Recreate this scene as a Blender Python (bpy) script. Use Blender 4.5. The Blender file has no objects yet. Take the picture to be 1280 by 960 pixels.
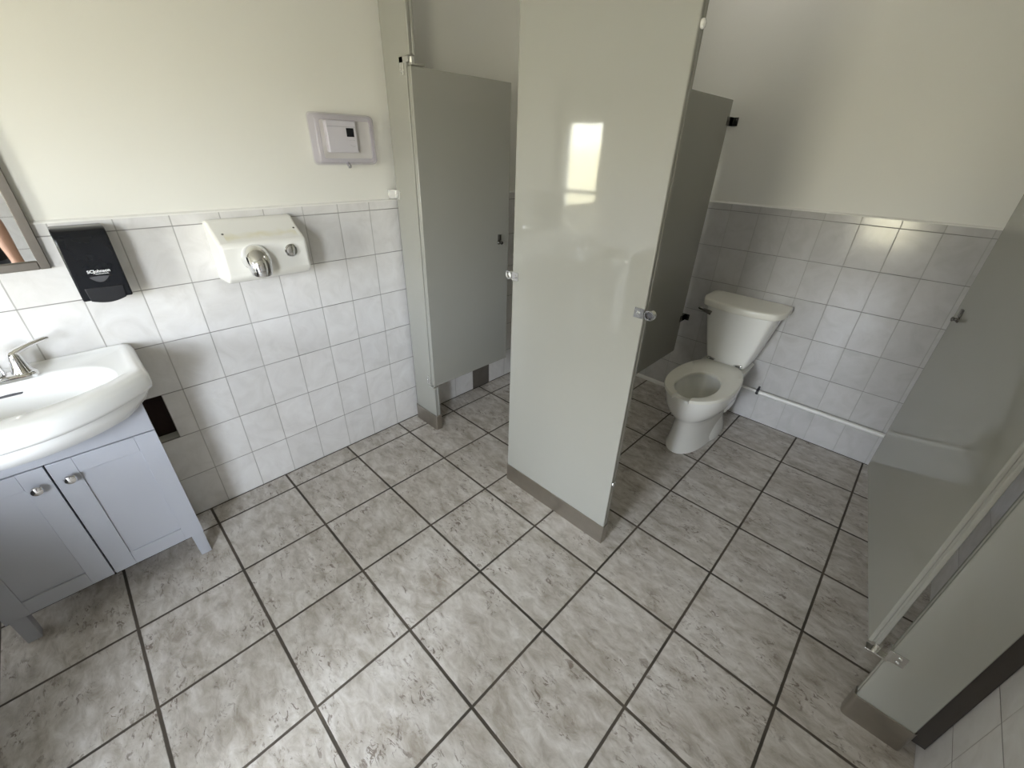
import bpy, bmesh, math, random
from mathutils import Vector, Matrix
random.seed(4)
COL = bpy.context.scene.collection
PI = math.pi
WL = {}          # world location of every object we make (parents are never rotated)

# ------------------------------------------------------------------ helpers
def tag(o, label=None, cat=None, group=None, kind=None):
    if label: o['label'] = label
    if cat: o['category'] = cat
    if group: o['group'] = group
    if kind: o['kind'] = kind
    return o

def thing(name, label, cat, loc, group=None):
    o = bpy.data.objects.new(name, None); COL.objects.link(o)
    o.location = loc; o.empty_display_size = .05
    WL[o.name] = Vector(loc)
    return tag(o, label, cat, group)

def obj(name, bm, mat, parent=None, bevel=0, seg=2, smooth=35, subsurf=0, label=None, ang=30):
    off = WL[parent.name] if parent else Vector((0, 0, 0))
    if parent: bmesh.ops.translate(bm, verts=bm.verts, vec=-off)
    bmesh.ops.recalc_face_normals(bm, faces=bm.faces)
    me = bpy.data.meshes.new(name); bm.to_mesh(me); bm.free()
    for m in (mat if isinstance(mat, (list, tuple)) else [mat]): me.materials.append(m)
    if smooth:
        for p in me.polygons: p.use_smooth = True
        me.set_sharp_from_angle(angle=math.radians(smooth))
    o = bpy.data.objects.new(name, me); COL.objects.link(o)
    if parent: o.parent = parent
    WL[o.name] = off.copy()
    if bevel:
        b = o.modifiers.new('bevel', 'BEVEL'); b.width = bevel; b.segments = seg
        b.limit_method = 'ANGLE'; b.angle_limit = math.radians(ang)
        b.harden_normals = False
    if subsurf:
        s = o.modifiers.new('sub', 'SUBSURF'); s.levels = subsurf; s.render_levels = subsurf
    if label: o['label'] = label
    return o

def BM(): return bmesh.new()

def box(bm, x0, x1, y0, y1, z0, z1, M=None, mi=0):
    vs = [bm.verts.new((x, y, z)) for x in (x0, x1) for y in (y0, y1) for z in (z0, z1)]
    if M:
        for v in vs: v.co = M @ v.co
    for f in ((0, 1, 3, 2), (4, 6, 7, 5), (0, 4, 5, 1), (2, 3, 7, 6), (0, 2, 6, 4), (1, 5, 7, 3)):
        fc = bm.faces.new([vs[i] for i in f]); fc.material_index = mi
    return vs

def prism(bm, pts, axis, a, b, M=None, mi=0):
    """polygon pts (u,v) extruded along axis from a to b. axis x:(y,z) y:(x,z) z:(x,y)"""
    def P(u, v, w): return {'x': (w, u, v), 'y': (u, w, v), 'z': (u, v, w)}[axis]
    A = [bm.verts.new(P(u, v, a)) for u, v in pts]; B = [bm.verts.new(P(u, v, b)) for u, v in pts]
    if M:
        for v in A + B: v.co = M @ v.co
    n = len(pts)
    fs = [bm.faces.new(A), bm.faces.new(B[::-1])]
    for i in range(n): fs.append(bm.faces.new((A[i], B[i], B[(i + 1) % n], A[(i + 1) % n])))
    for f in fs: f.material_index = mi

def loft(bm, rings, cap0=True, cap1=True, mi=0):
    R = [[bm.verts.new(p) for p in r] for r in rings]
    n = len(R[0])
    for a, b in zip(R, R[1:]):
        for i in range(n):
            f = bm.faces.new((a[i], a[(i + 1) % n], b[(i + 1) % n], b[i])); f.material_index = mi
    if cap0: bm.faces.new(R[0][::-1]).material_index = mi
    if cap1: bm.faces.new(R[-1]).material_index = mi
    return R

def frame_of(d):
    d = Vector(d).normalized()
    a = Vector((0, 0, 1)) if abs(d.z) < .9 else Vector((1, 0, 0))
    u = d.cross(a).normalized(); return u, d.cross(u).normalized()

def lathe(bm, prof, c, axis=(0, 0, 1), n=32, mi=0):
    """prof: (radius, height along axis)"""
    ax = Vector(axis).normalized(); u, v = frame_of(ax); c = Vector(c)
    rings = []
    for r, h in prof:
        r = max(r, 1e-5)
        rings.append([c + ax * h + (u * math.cos(2 * PI * i / n) + v * math.sin(2 * PI * i / n)) * r for i in range(n)])
    loft(bm, rings, mi=mi)

def tube(bm, pts, rad, n=12, cap=True, flat=1.0):
    pts = [Vector(p) for p in pts]; rings = []
    rads = rad if isinstance(rad, (list, tuple)) else [rad] * len(pts)
    u = None
    for i, p in enumerate(pts):
        d = (pts[min(i + 1, len(pts) - 1)] - pts[max(i - 1, 0)]).normalized()
        if u is None: u, v = frame_of(d)
        else:
            u = (u - d * u.dot(d)).normalized(); v = d.cross(u)
        rings.append([p + (u * math.cos(2 * PI * k / n) + v * math.sin(2 * PI * k / n) * flat) * rads[i] for k in range(n)])
    loft(bm, rings, cap, cap)

def rrect(w, h, r, n=6, cx=0, cy=0):
    out = []
    for sx, sy, a0 in ((1, 1, 0), (-1, 1, 90), (-1, -1, 180), (1, -1, 270)):
        for k in range(n + 1):
            a = math.radians(a0 + 90 * k / n)
            out.append((cx + sx * (w / 2 - r) + r * math.cos(a), cy + sy * (h / 2 - r) + r * math.sin(a)))
    return out

def radial(outline, c, n, phase=0):
    """sample a star-shaped outline at n equal angles about c"""
    res = []
    m = len(outline)
    for k in range(n):
        a = phase + 2 * PI * k / n; dx, dy = math.cos(a), math.sin(a); best = 0
        for i in range(m):
            x1, y1 = outline[i][0] - c[0], outline[i][1] - c[1]; x2, y2 = outline[(i + 1) % m][0] - c[0], outline[(i + 1) % m][1] - c[1]
            ex, ey = x2 - x1, y2 - y1; den = dx * ey - dy * ex
            if abs(den) < 1e-12: continue
            t = (x1 * ey - y1 * ex) / den; s = (x1 * dy - y1 * dx) / den
            if t > 0 and -1e-6 <= s <= 1 + 1e-6: best = max(best, t)
        res.append((c[0] + dx * best, c[1] + dy * best))
    return res

def cells(u0, u1, v0, v1, holes):
    us = sorted({u0, u1, *[h[0] for h in holes], *[h[1] for h in holes]}); vs = sorted({v0, v1, *[h[2] for h in holes], *[h[3] for h in holes]})
    us = [u for u in us if u0 <= u <= u1]; vs = [v for v in vs if v0 <= v <= v1]
    for a, b in zip(us, us[1:]):
        for c, d in zip(vs, vs[1:]):
            if not any(h[0] <= (a + b) / 2 <= h[1] and h[2] <= (c + d) / 2 <= h[3] for h in holes): yield a, b, c, d

# ------------------------------------------------------------------ materials
def new_mat(name):
    m = bpy.data.materials.new(name); m.use_nodes = True
    nt = m.node_tree; return m, nt, nt.nodes['Principled BSDF']

def N(nt, t, **k):
    n = nt.nodes.new(t)
    for a, b in k.items(): setattr(n, a, b)
    return n

def math_n(nt, op, a, b=None, c=None, clamp=False):
    n = N(nt, 'ShaderNodeMath', operation=op, use_clamp=clamp)
    for i, v in enumerate((a, b, c)):
        if v is None: continue
        if isinstance(v, (int, float)): n.inputs[i].default_value = v
        else: nt.links.new(v, n.inputs[i])
    return n.outputs[0]

def mixc(nt, fac, a, b, mode='MIX'):
    n = N(nt, 'ShaderNodeMix', data_type='RGBA', blend_type=mode)
    for s, v in ((0, fac), (6, a), (7, b)):
        if isinstance(v, (int, float)): n.inputs[s].default_value = v
        elif isinstance(v, tuple): n.inputs[s].default_value = (*v, 1) if len(v) == 3 else v
        else: nt.links.new(v, n.inputs[s])
    return n.outputs[2]

def ramp(nt, fac, stops):
    n = N(nt, 'ShaderNodeValToRGB'); e = n.color_ramp.elements
    while len(e) > 1: e.remove(e[-1])
    for i, (p, c) in enumerate(stops):
        el = e[0] if i == 0 else e.new(p)
        el.position = p; el.color = (*c, 1) if len(c) == 3 else c
    nt.links.new(fac, n.inputs[0]); return n.outputs[0]

def noise(nt, vec, scale, detail=3, rough=.5, dist=0):
    n = N(nt, 'ShaderNodeTexNoise'); n.inputs['Scale'].default_value = scale; n.inputs['Detail'].default_value = detail
    n.inputs['Roughness'].default_value = rough; n.inputs['Distortion'].default_value = dist
    nt.links.new(vec, n.inputs['Vector']); return n.outputs['Fac']

def bump(nt, bsdf, h, strength, dist=.01):
    b = N(nt, 'ShaderNodeBump'); b.inputs['Strength'].default_value = strength; b.inputs['Distance'].default_value = dist
    nt.links.new(h, b.inputs['Height']); nt.links.new(b.outputs[0], bsdf.inputs['Normal'])

def simple(name, col, rough=.4, metal=0, var=.06, scale=12, spec=.5, bmp=0, bscale=200, rvar=0, coat=0):
    m, nt, b = new_mat(name)
    g = N(nt, 'ShaderNodeNewGeometry').outputs['Position']
    f = noise(nt, g, scale, 4)
    lo = tuple(c * (1 - var) for c in col); hi = tuple(min(1, c * (1 + var)) for c in col)
    nt.links.new(mixc(nt, f, lo, hi), b.inputs['Base Color'])
    b.inputs['Metallic'].default_value = metal; b.inputs['Specular IOR Level'].default_value = spec
    if rvar:
        nt.links.new(math_n(nt, 'MULTIPLY_ADD', f, rvar, rough - rvar / 2), b.inputs['Roughness'])
    else: b.inputs['Roughness'].default_value = rough
    b.inputs['Coat Weight'].default_value = coat; b.inputs['Coat Roughness'].default_value = .05
    if bmp: bump(nt, b, noise(nt, g, bscale, 3), bmp, .002)
    return m

def grid_mask(nt, s, off, pitch, gw):
    """1 in the joint, 0 on the tile; also the tile index"""
    t = math_n(nt, 'DIVIDE', math_n(nt, 'SUBTRACT', s, off), pitch)
    fr = math_n(nt, 'FRACT', t)
    d = math_n(nt, 'MULTIPLY', math_n(nt, 'SUBTRACT', .5, math_n(nt, 'ABSOLUTE', math_n(nt, 'SUBTRACT', fr, .5))), pitch)
    mr = N(nt, 'ShaderNodeMapRange', interpolation_type='SMOOTHSTEP')
    mr.inputs[1].default_value = gw * .35; mr.inputs[2].default_value = gw * .65; mr.inputs[3].default_value = 1; mr.inputs[4].default_value = 0
    nt.links.new(d, mr.inputs[0])
    return mr.outputs[0], math_n(nt, 'FLOOR', t)

def wall_tile(name, axis, off, w, h, k=1.0):
    m, nt, b = new_mat(name)
    pos = N(nt, 'ShaderNodeNewGeometry').outputs['Position']
    sp = N(nt, 'ShaderNodeSeparateXYZ'); nt.links.new(pos, sp.inputs[0])
    u = sp.outputs['X' if axis == 'x' else 'Y']; v = sp.outputs['Z']
    mu, iu = grid_mask(nt, u, off, w, .0036)
    mv, iv = grid_mask(nt, v, 0, h, .0034)
    joint = math_n(nt, 'MAXIMUM', mu, mv)
    cb = N(nt, 'ShaderNodeCombineXYZ'); nt.links.new(iu, cb.inputs[0]); nt.links.new(iv, cb.inputs[1])
    wn = N(nt, 'ShaderNodeTexWhiteNoise', noise_dimensions='3D'); nt.links.new(cb.outputs[0], wn.inputs['Vector'])
    va = N(nt, 'ShaderNodeVectorMath', operation='MULTIPLY_ADD'); nt.links.new(wn.outputs['Color'], va.inputs[0]); va.inputs[1].default_value = (9, 9, 9); nt.links.new(pos, va.inputs[2])
    cl = noise(nt, va.outputs[0], 9, 5, .6, 1.2)
    base = ramp(nt, cl, [(.3, (.655, .64, .625)), (.5, (.715, .70, .69)), (.7, (.76, .75, .742))])
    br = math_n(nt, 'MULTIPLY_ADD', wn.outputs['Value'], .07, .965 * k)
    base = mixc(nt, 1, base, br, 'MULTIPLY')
    # vertical joints paler than the horizontal ones, as worn grout
    gcol = mixc(nt, mv, (.36, .35, .33), (.19, .18, .17))
    gn = noise(nt, pos, 6, 2)
    jm = math_n(nt, 'MULTIPLY', joint, math_n(nt, 'MULTIPLY_ADD', gn, .9, .4, True))
    nt.links.new(mixc(nt, jm, base, gcol), b.inputs['Base Color'])
    nt.links.new(math_n(nt, 'MULTIPLY_ADD', joint, .5, .13), b.inputs['Roughness'])
    hgt = math_n(nt, 'ADD', math_n(nt, 'MULTIPLY', joint, -1), math_n(nt, 'MULTIPLY', noise(nt, va.outputs[0], 7, 2), .35))
    bump(nt, b, hgt, .35, .003)
    return m

def floor_tile(name):
    m, nt, b = new_mat(name)
    pos = N(nt, 'ShaderNodeNewGeometry').outputs['Position']
    sp = N(nt, 'ShaderNodeSeparateXYZ'); nt.links.new(pos, sp.inputs[0])
    wob = noise(nt, pos, 40, 2)
    xw = math_n(nt, 'MULTIPLY_ADD', wob, .0016, sp.outputs['X']); yw = math_n(nt, 'MULTIPLY_ADD', wob, .0016, sp.outputs['Y'])
    mu, iu = grid_mask(nt, xw, .1277, .332, .0085)
    mv, iv = grid_mask(nt, yw, .0008, .332, .0095)
    edge = math_n(nt, 'MAXIMUM', math_n(nt, 'LESS_THAN', sp.outputs['X'], .006), math_n(nt, 'GREATER_THAN', sp.outputs['Y'], 2.649))
    joint = math_n(nt, 'MAXIMUM', math_n(nt, 'MAXIMUM', mu, mv), edge)
    cb = N(nt, 'ShaderNodeCombineXYZ'); nt.links.new(iu, cb.inputs[0]); nt.links.new(iv, cb.inputs[1])
    wn = N(nt, 'ShaderNodeTexWhiteNoise', noise_dimensions='3D'); nt.links.new(cb.outputs[0], wn.inputs['Vector'])
    va = N(nt, 'ShaderNodeVectorMath', operation='MULTIPLY_ADD'); nt.links.new(wn.outputs['Color'], va.inputs[0]); va.inputs[1].default_value = (7, 7, 7); nt.links.new(pos, va.inputs[2])
    p = va.outputs[0]
    mp = N(nt, 'ShaderNodeMapping'); mp.inputs['Rotation'].default_value = (0, 0, .75); mp.inputs['Scale'].default_value = (.62, 1.2, 1); nt.links.new(p, mp.inputs['Vector'])
    q = mp.outputs[0]
    big = noise(nt, q, 7, 6, .62, .8); mid = noise(nt, q, 24, 5, .65, .5); fine = noise(nt, p, 130, 3, .6)
    c = ramp(nt, big, [(.27, (.24, .20, .155)), (.40, (.37, .33, .28)), (.52, (.54, .505, .465)), (.70, (.68, .65, .62))])
    c = mixc(nt, .55, c, ramp(nt, mid, [(.3, (.20, .16, .12)), (.45, (.42, .38, .33)), (.54, (.55, .515, .475)), (.68, (.74, .71, .68))]))
    pit = ramp(nt, noise(nt, q, 52, 4, .7, 1.0), [(.55, (0, 0, 0)), (.62, (1, 1, 1))])
    patch = ramp(nt, noise(nt, p, 9, 3), [(.42, (0, 0, 0)), (.62, (1, 1, 1))])
    pm = math_n(nt, 'MULTIPLY', math_n(nt, 'MULTIPLY', pit, patch), .8)
    c = mixc(nt, pm, c, (.115, .075, .05))
    c = mixc(nt, math_n(nt, 'MULTIPLY', fine, .16), c, (.60, .58, .56))
    dirt = ramp(nt, noise(nt, pos, 5, 4), [(.35, (.05, .042, .033)), (.7, (.105, .085, .066))])
    nt.links.new(mixc(nt, joint, c, dirt), b.inputs['Base Color'])
    nt.links.new(math_n(nt, 'MULTIPLY_ADD', joint, .4, math_n(nt, 'MULTIPLY_ADD', mid, .12, .36)), b.inputs['Roughness'])
    h = math_n(nt, 'ADD', math_n(nt, 'MULTIPLY', joint, -1.2), math_n(nt, 'MULTIPLY_ADD', pm, -.5, math_n(nt, 'MULTIPLY', mid, .5)))
    bump(nt, b, h, .4, .004)
    return m

M_floor = floor_tile('floor_stone_tile')
M_tileL = wall_tile('wall_tile_left', 'y', .0744, .15312, .20282)
M_tileB = wall_tile('wall_tile_back_shade', 'x', 1.0629, .15166, .2020, .70)  # same tile as the other walls, shade at the back put into its colour
M_tileR = wall_tile('wall_tile_right', 'y', .118, .153, .2025)
M_tileF = wall_tile('wall_tile_front', 'x', .05, .153, .2025)
M_paint = simple('cream_paint', (.78, .77, .722), .42, var=.015, scale=2, bmp=.05, bscale=220, spec=.35)
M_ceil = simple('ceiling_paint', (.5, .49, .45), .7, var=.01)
M_caulk = simple('white_caulk', (.8, .79, .76), .5)
M_panel = simple('panel_enamel', (.345, .341, .308), .05, var=.02, scale=3, spec=.5, bmp=.006, bscale=35)
M_steel = simple('brushed_steel', (.42, .39, .35), .34, 1, var=.12, scale=25, bmp=.02)
M_chrome = simple('chrome', (.80, .80, .81), .10, 1, var=.02)
M_satin = simple('satin_chrome', (.74, .74, .73), .24, 1, var=.03)
M_darkchrome = simple('tarnished_chrome', (.16, .155, .15), .25, 1, var=.2, scale=40)
M_black = simple('black_plastic', (.008, .009, .012), .2, var=.2, spec=.35)
M_blackmat = simple('black_plastic_matte', (.012, .0125, .016), .4, var=.1)
M_lensgrey = simple('grey_plastic_window', (.09, .09, .1), .15)
M_white = simple('white_enamel', (.83, .82, .79), .22, var=.015, spec=.5)
M_ceramic = simple('white_ceramic', (.84, .84, .83), .08, var=.01, spec=.55, coat=.3)
M_bowl = simple('toilet_ceramic', (.86, .855, .82), .09, var=.015, spec=.5, coat=.2)
M_seat = simple('seat_plastic', (.90, .885, .81), .22, var=.01)
M_cab = simple('vanity_paint', (.40, .41, .45), .36, var=.03, scale=6)
M_gap = simple('dark_gap', (.01, .01, .012), .8)
M_hole = simple('wall_cavity', (.028, .014, .012), .9, var=.5, scale=60)
M_brown = simple('brown_tile', (.13, .115, .10), .25, var=.15, scale=20)
M_pvc = simple('white_pipe_paint', (.75, .74, .71), .35)
M_thermo = simple('thermostat_plastic', (.74, .73, .76), .4, var=.01)
M_lcd = simple('lcd_dark', (.018, .019, .024), .2)
M_mark = simple('grey_print', (.45, .45, .47), .6)
M_letter = simple('white_print', (.85, .86, .88), .5)
M_vinyl = simple('window_vinyl', (.8, .8, .79), .4)
M_bin = simple('bin_plastic', (.05, .052, .055), .45)

def glass_mat(name, tint, refl=.08, rough=.03, dens=0.0, frost=(.7, .68, .74)):
    m = bpy.data.materials.new(name); m.use_nodes = True; nt = m.node_tree
    for n in list(nt.nodes): nt.nodes.remove(n)
    out = N(nt, 'ShaderNodeOutputMaterial'); t = N(nt, 'ShaderNodeBsdfTransparent'); t.inputs[0].default_value = (*tint, 1)
    g = N(nt, 'ShaderNodeBsdfGlossy'); g.inputs['Roughness'].default_value = rough
    lw = N(nt, 'ShaderNodeLayerWeight'); lw.inputs[0].default_value = .5
    fac = math_n(nt, 'MULTIPLY_ADD', math_n(nt, 'POWER', lw.outputs['Facing'], 4.0), .6, refl * .4, True)
    mx = N(nt, 'ShaderNodeMixShader'); nt.links.new(fac, mx.inputs[0]); nt.links.new(t.outputs[0], mx.inputs[1]); nt.links.new(g.outputs[0], mx.inputs[2])
    last = mx.outputs[0]
    if dens:
        d = N(nt, 'ShaderNodeBsdfDiffuse'); d.inputs[0].default_value = (*frost, 1)
        m2 = N(nt, 'ShaderNodeMixShader'); m2.inputs[0].default_value = dens
        nt.links.new(last, m2.inputs[1]); nt.links.new(d.outputs[0], m2.inputs[2]); last = m2.outputs[0]
    nt.links.new(last, out.inputs[0]); return m
M_glass = glass_mat('window_glass', (.96, .97, .96))
M_cover = glass_mat('clear_polycarbonate', (.98, .975, .985), refl=.04)
M_coverrim = glass_mat('frosted_polycarbonate', (.95, .94, .97), dens=.16, frost=(.66, .64, .72), rough=.12)
m, nt, b = new_mat('mirror_silver'); M_mirror = m
b.inputs['Metallic'].default_value = 1; b.inputs['Roughness'].default_value = .015
nt.links.new(mixc(nt, noise(nt, N(nt, 'ShaderNodeNewGeometry').outputs['Position'], 3), (.86, .87, .86), (.88, .89, .88)), b.inputs['Base Color'])
# dryer body: enamel with a yellowed strip of old glue below the top edge
m, nt, b = new_mat('dryer_enamel'); M_dryer = m
pos = N(nt, 'ShaderNodeNewGeometry').outputs['Position']; sp = N(nt, 'ShaderNodeSeparateXYZ'); nt.links.new(pos, sp.inputs[0])
wz = math_n(nt, 'MULTIPLY_ADD', noise(nt, pos, 22, 4), .03, -.015)
dz = math_n(nt, 'ABSOLUTE', math_n(nt, 'SUBTRACT', math_n(nt, 'ADD', sp.outputs['Z'], wz), 1.1800))
band = math_n(nt, 'SUBTRACT', 1, math_n(nt, 'MULTIPLY', dz, 85), None, True)
iny = math_n(nt, 'LESS_THAN', math_n(nt, 'ABSOLUTE', math_n(nt, 'SUBTRACT', sp.outputs['Y'], .475)), .125)
fx = math_n(nt, 'GREATER_THAN', sp.outputs['X'], .06)
st = math_n(nt, 'MULTIPLY', math_n(nt, 'MULTIPLY', math_n(nt, 'MULTIPLY', band, iny), fx), math_n(nt, 'MULTIPLY_ADD', noise(nt, pos, 18, 3), .9, 0, True))
nt.links.new(mixc(nt, st, (.80, .79, .755), (.68, .63, .42)), b.inputs['Base Color']); b.inputs['Roughness'].default_value = .25

# ------------------------------------------------------------------ room
XR, YF, YB, ZC, WT = 2.445, -2.5, 2.6548, 2.6, 1.2524
def struct(name, bm, mat, parent=None, **k):
    k.setdefault('smooth', 0)
    o = obj(name, bm, mat, parent, **k)
    if not parent: o['kind'] = 'structure'
    return o

bm = BM(); box(bm, -.12, XR + .12, YF - .12, YB + .12, -.06, 0); struct('floor', bm, M_floor)
bm = BM(); box(bm, -.12, XR + .12, YF - .12, YB + .12, ZC, ZC + .08); struct('ceiling', bm, M_ceil)
HL = (-.0787, .005, .4056, .6085)                    # missing half tile beside the vanity
BT = (.0744 + 10 * .15312, .0744 + 11 * .15312, 0, .2028)   # odd brown tile in the first stall
TT = .008                                            # tile stands this far proud of the paint
bm = BM()
for a, b_, c, d in cells(YF - TT, YB + TT, 0, ZC, [HL]): box(bm, -.12, -TT, a, b_, c, d)
wl = struct('wall_left', bm, M_paint)
bm = BM(); box(bm, -.12, -.06, HL[0] - .01, HL[1] + .01, HL[2] - .01, HL[3] + .01); struct('wall_cavity', bm, M_hole, wl, label='dark hole where a half tile is missing')
bm = BM()
for a, b_, c, d in cells(YF, YB, 0, WT, [HL, BT]): box(bm, -TT, 0, a, b_, c, d)
struct('tile_wainscot', bm, M_tileL, wl)
bm = BM(); box(bm, -TT, 0, BT[0] + .002, BT[1] - .002, .001, BT[3] - .002); struct('replacement_tile', bm, M_brown, wl, label='brown replacement tile at floor level')
bm = BM(); prism(bm, [(-TT, WT), (0, WT), (-.001, WT + .004), (-TT, WT + .009)], 'y', YF, YB); struct('trim_1', bm, M_caulk)

bm = BM(); box(bm, -.12, XR + .12, YB + TT, YB + .12, 0, ZC); wb = struct('wall_back', bm, M_paint)
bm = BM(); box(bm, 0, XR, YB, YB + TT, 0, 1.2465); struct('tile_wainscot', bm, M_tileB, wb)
bm = BM(); prism(bm, [(YB + TT, 1.2465), (YB, 1.2465), (YB + .001, 1.2505), (YB + TT, 1.2555)], 'x', 0, XR); struct('trim_2', bm, M_caulk)
bm = BM(); prism(bm, [(YB, 0), (YB - .014, 0), (YB - .013, .014), (YB, .024)], 'x', 0, 1.2); struct('trim_3', bm, M_caulk)

W1 = (-1.85, -1.20, .95, 2.0)                        # side window (y0,y1,z0,z1)
bm = BM()
for a, b_, c, d in cells(YF - TT, YB + TT, 0, ZC, [W1]): box(bm, XR + TT, XR + .12, a, b_, c, d)
wr = struct('wall_right', bm, M_paint)
bm = BM()
for a, b_, c, d in cells(YF, YB, 0, WT, [W1]): box(bm, XR, XR + TT, a, b_, c, d)
struct('tile_wainscot', bm, M_tileR, wr)
W2 = (1.15, 1.85, .42, 1.82)                         # window behind the camera (x0,x1,z0,z1)
bm = BM()
for a, b_, c, d in cells(-.12, XR + .12, 0, ZC, [W2]): box(bm, a, b_, YF - .12, YF - TT, c, d)
wf = struct('wall_front', bm, M_paint)
bm = BM()
for a, b_, c, d in cells(0, XR, 0, WT, [W2]): box(bm, a, b_, YF - TT, YF, c, d)
struct('tile_wainscot', bm, M_tileF, wf)

def frame_bars(bm, axis, w, p0, p1, rail):
    u0, u1, v0, v1 = w; f = .045
    bars = [(u0, u0 + f, v0, v1), (u1 - f, u1, v0, v1), (u0, u1, v0, v0 + f), (u0, u1, v1 - f, v1), (u0, u1, rail - f / 2, rail + f / 2)]
    for a, b_, c, d in bars:
        if axis == 'x': box(bm, p0, p1, a, b_, c, d)
        else: box(bm, a, b_, p0, p1, c, d)
bm = BM(); frame_bars(bm, 'x', W1, XR + .05, XR + .10, 1.50); w1 = struct('window_1', bm, M_vinyl)
bm = BM(); box(bm, XR + .072, XR + .076, W1[0] + .03, W1[1] - .03, W1[2] + .03, W1[3] - .03); struct('pane', bm, M_glass, w1)
bm = BM(); frame_bars(bm, 'y', W2, YF - .10, YF - .05, 1.02); w2 = struct('window_2', bm, M_vinyl)
bm = BM(); box(bm, W2[0] + .03, W2[1] - .03, YF - .076, YF - .072, W2[2] + .03, W2[3] - .03); struct('pane', bm, M_glass, w2)

# ------------------------------------------------------------------ toilet stalls
YP = 1.13                                            # front face of the pilasters
PT = .032
def sheet_panel(bm, x0, x1, y0, y1, z0, z1, along='x', M=None):
    """two pressed sheets on a core that sits a little back: leaves a seam along every edge"""
    if along == 'x':
        t = (y1 - y0)
        box(bm, x0, x1, y0, y0 + t * .42, z0, z1, M); box(bm, x0, x1, y1 - t * .42, y1, z0, z1, M)
        box(bm, x0 + .0025, x1 - .0025, y0 + t * .3, y1 - t * .3, z0 + .0025, z1 - .0025, M)
    else:
        t = (x1 - x0)
        box(bm, x0, x0 + t * .42, y0, y1, z0, z1, M); box(bm, x1 - t * .42, x1, y0, y1, z0, z1, M)
        box(bm, x0 + t * .3, x1 - t * .3, y0 + .0025, y1 - .0025, z0 + .0025, z1 - .0025, M)

def shoe(parent, x0, x1, h, ov=.006, r=.008):
    bm = BM(); w = x1 - x0 + 2 * ov; d = PT + 2 * ov; cx, cy = (x0 + x1) / 2, YP + PT / 2
    rings = []
    out = rrect(w, d, r, 5, cx, cy); inn = rrect(w - .003, d - .003, r * .8, 5, cx, cy); lo = rrect(w - 2 * ov - .002, d - 2 * ov - .002, r * .3, 5, cx, cy)
    loft(bm, [[(x, y, 0.0005) for x, y in out], [(x, y, h - .001) for x, y in out], [(x, y, h) for x, y in inn], [(x, y, h - .004) for x, y in lo]])
    return obj('shoe', bm, M_steel, parent)

def screw(bm, c, ax, r=.0045):
    lathe(bm, [(r, 0), (r, .001), (r * .7, .003), (0, .0035)], c, ax, 12)

PH = 2.09
# --- left pilaster
pl = thing('pilaster', 'narrow grey stall pilaster standing against the left tiled wall', 'partition post', (.118, YP + PT / 2, 0), 'floor-standing stall pilasters')
bm = BM(); ntch = [(.028, .06), (.220, .06), (.220, .283), (.190, .283), (.190, 1.798), (.220, 1.798), (.220, PH), (.028, PH)]
prism(bm, ntch, 'y', YP, YP + PT * .42); prism(bm, ntch, 'y', YP + PT * .58, YP + PT)
ins = [(.0305, .0625), (.2175, .0625), (.2175, .2805), (.1875, .2805), (.1875, 1.8005), (.2175, 1.8005), (.2175, PH - .003), (.0305, PH - .003)]
prism(bm, ins, 'y', YP + PT * .3, YP + PT * .7); obj('panel', bm, M_panel, pl, bevel=.003)
shoe(pl, .028, .220, .098)
bm = BM()
box(bm, .002, .027, YP - .004, YP - .001, 1.262, 1.302); box(bm, .027, .062, YP - .004, YP - .0005, 1.262, 1.302)
box(bm, .0005, .004, YP - .03, YP - .001, 1.262, 1.302); screw(bm, (.047, YP - .004, 1.282), (0, -1, 0))
obj('wall_bracket', bm, M_satin, pl, bevel=.001)
bm = BM()
box(bm, .152, .178, YP - .005, YP - .0005, 1.735, 1.795); box(bm, .152, .215, YP - .005, YP + .012, 1.776, 1.795)
for z in (1.742, 1.755): screw(bm, (.160, YP - .005, z), (0, -1, 0), .004)
lathe(bm, [(.011, 0), (.011, .026), (.008, .030), (0, .031)], (.213, YP + .014, 1.768), (0, 0, 1), 20)
box(bm, .205, .222, YP + .004, YP + .07, 1.767, 1.775)
obj('top_hinge', bm, M_satin, pl, bevel=.001)
bm = BM()
box(bm, .164, .188, YP - .005, YP - .0005, .30, .35); box(bm, .180, .218, YP - .006, YP - .0005, .284, .291); box(bm, .193, .218, YP - .001, YP + .03, .2845, .2905)
for z in (.312, .325, .338): screw(bm, (.173, YP - .005, z), (0, -1, 0), .004)
obj('bottom_hinge', bm, M_satin, pl, bevel=.001)

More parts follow.
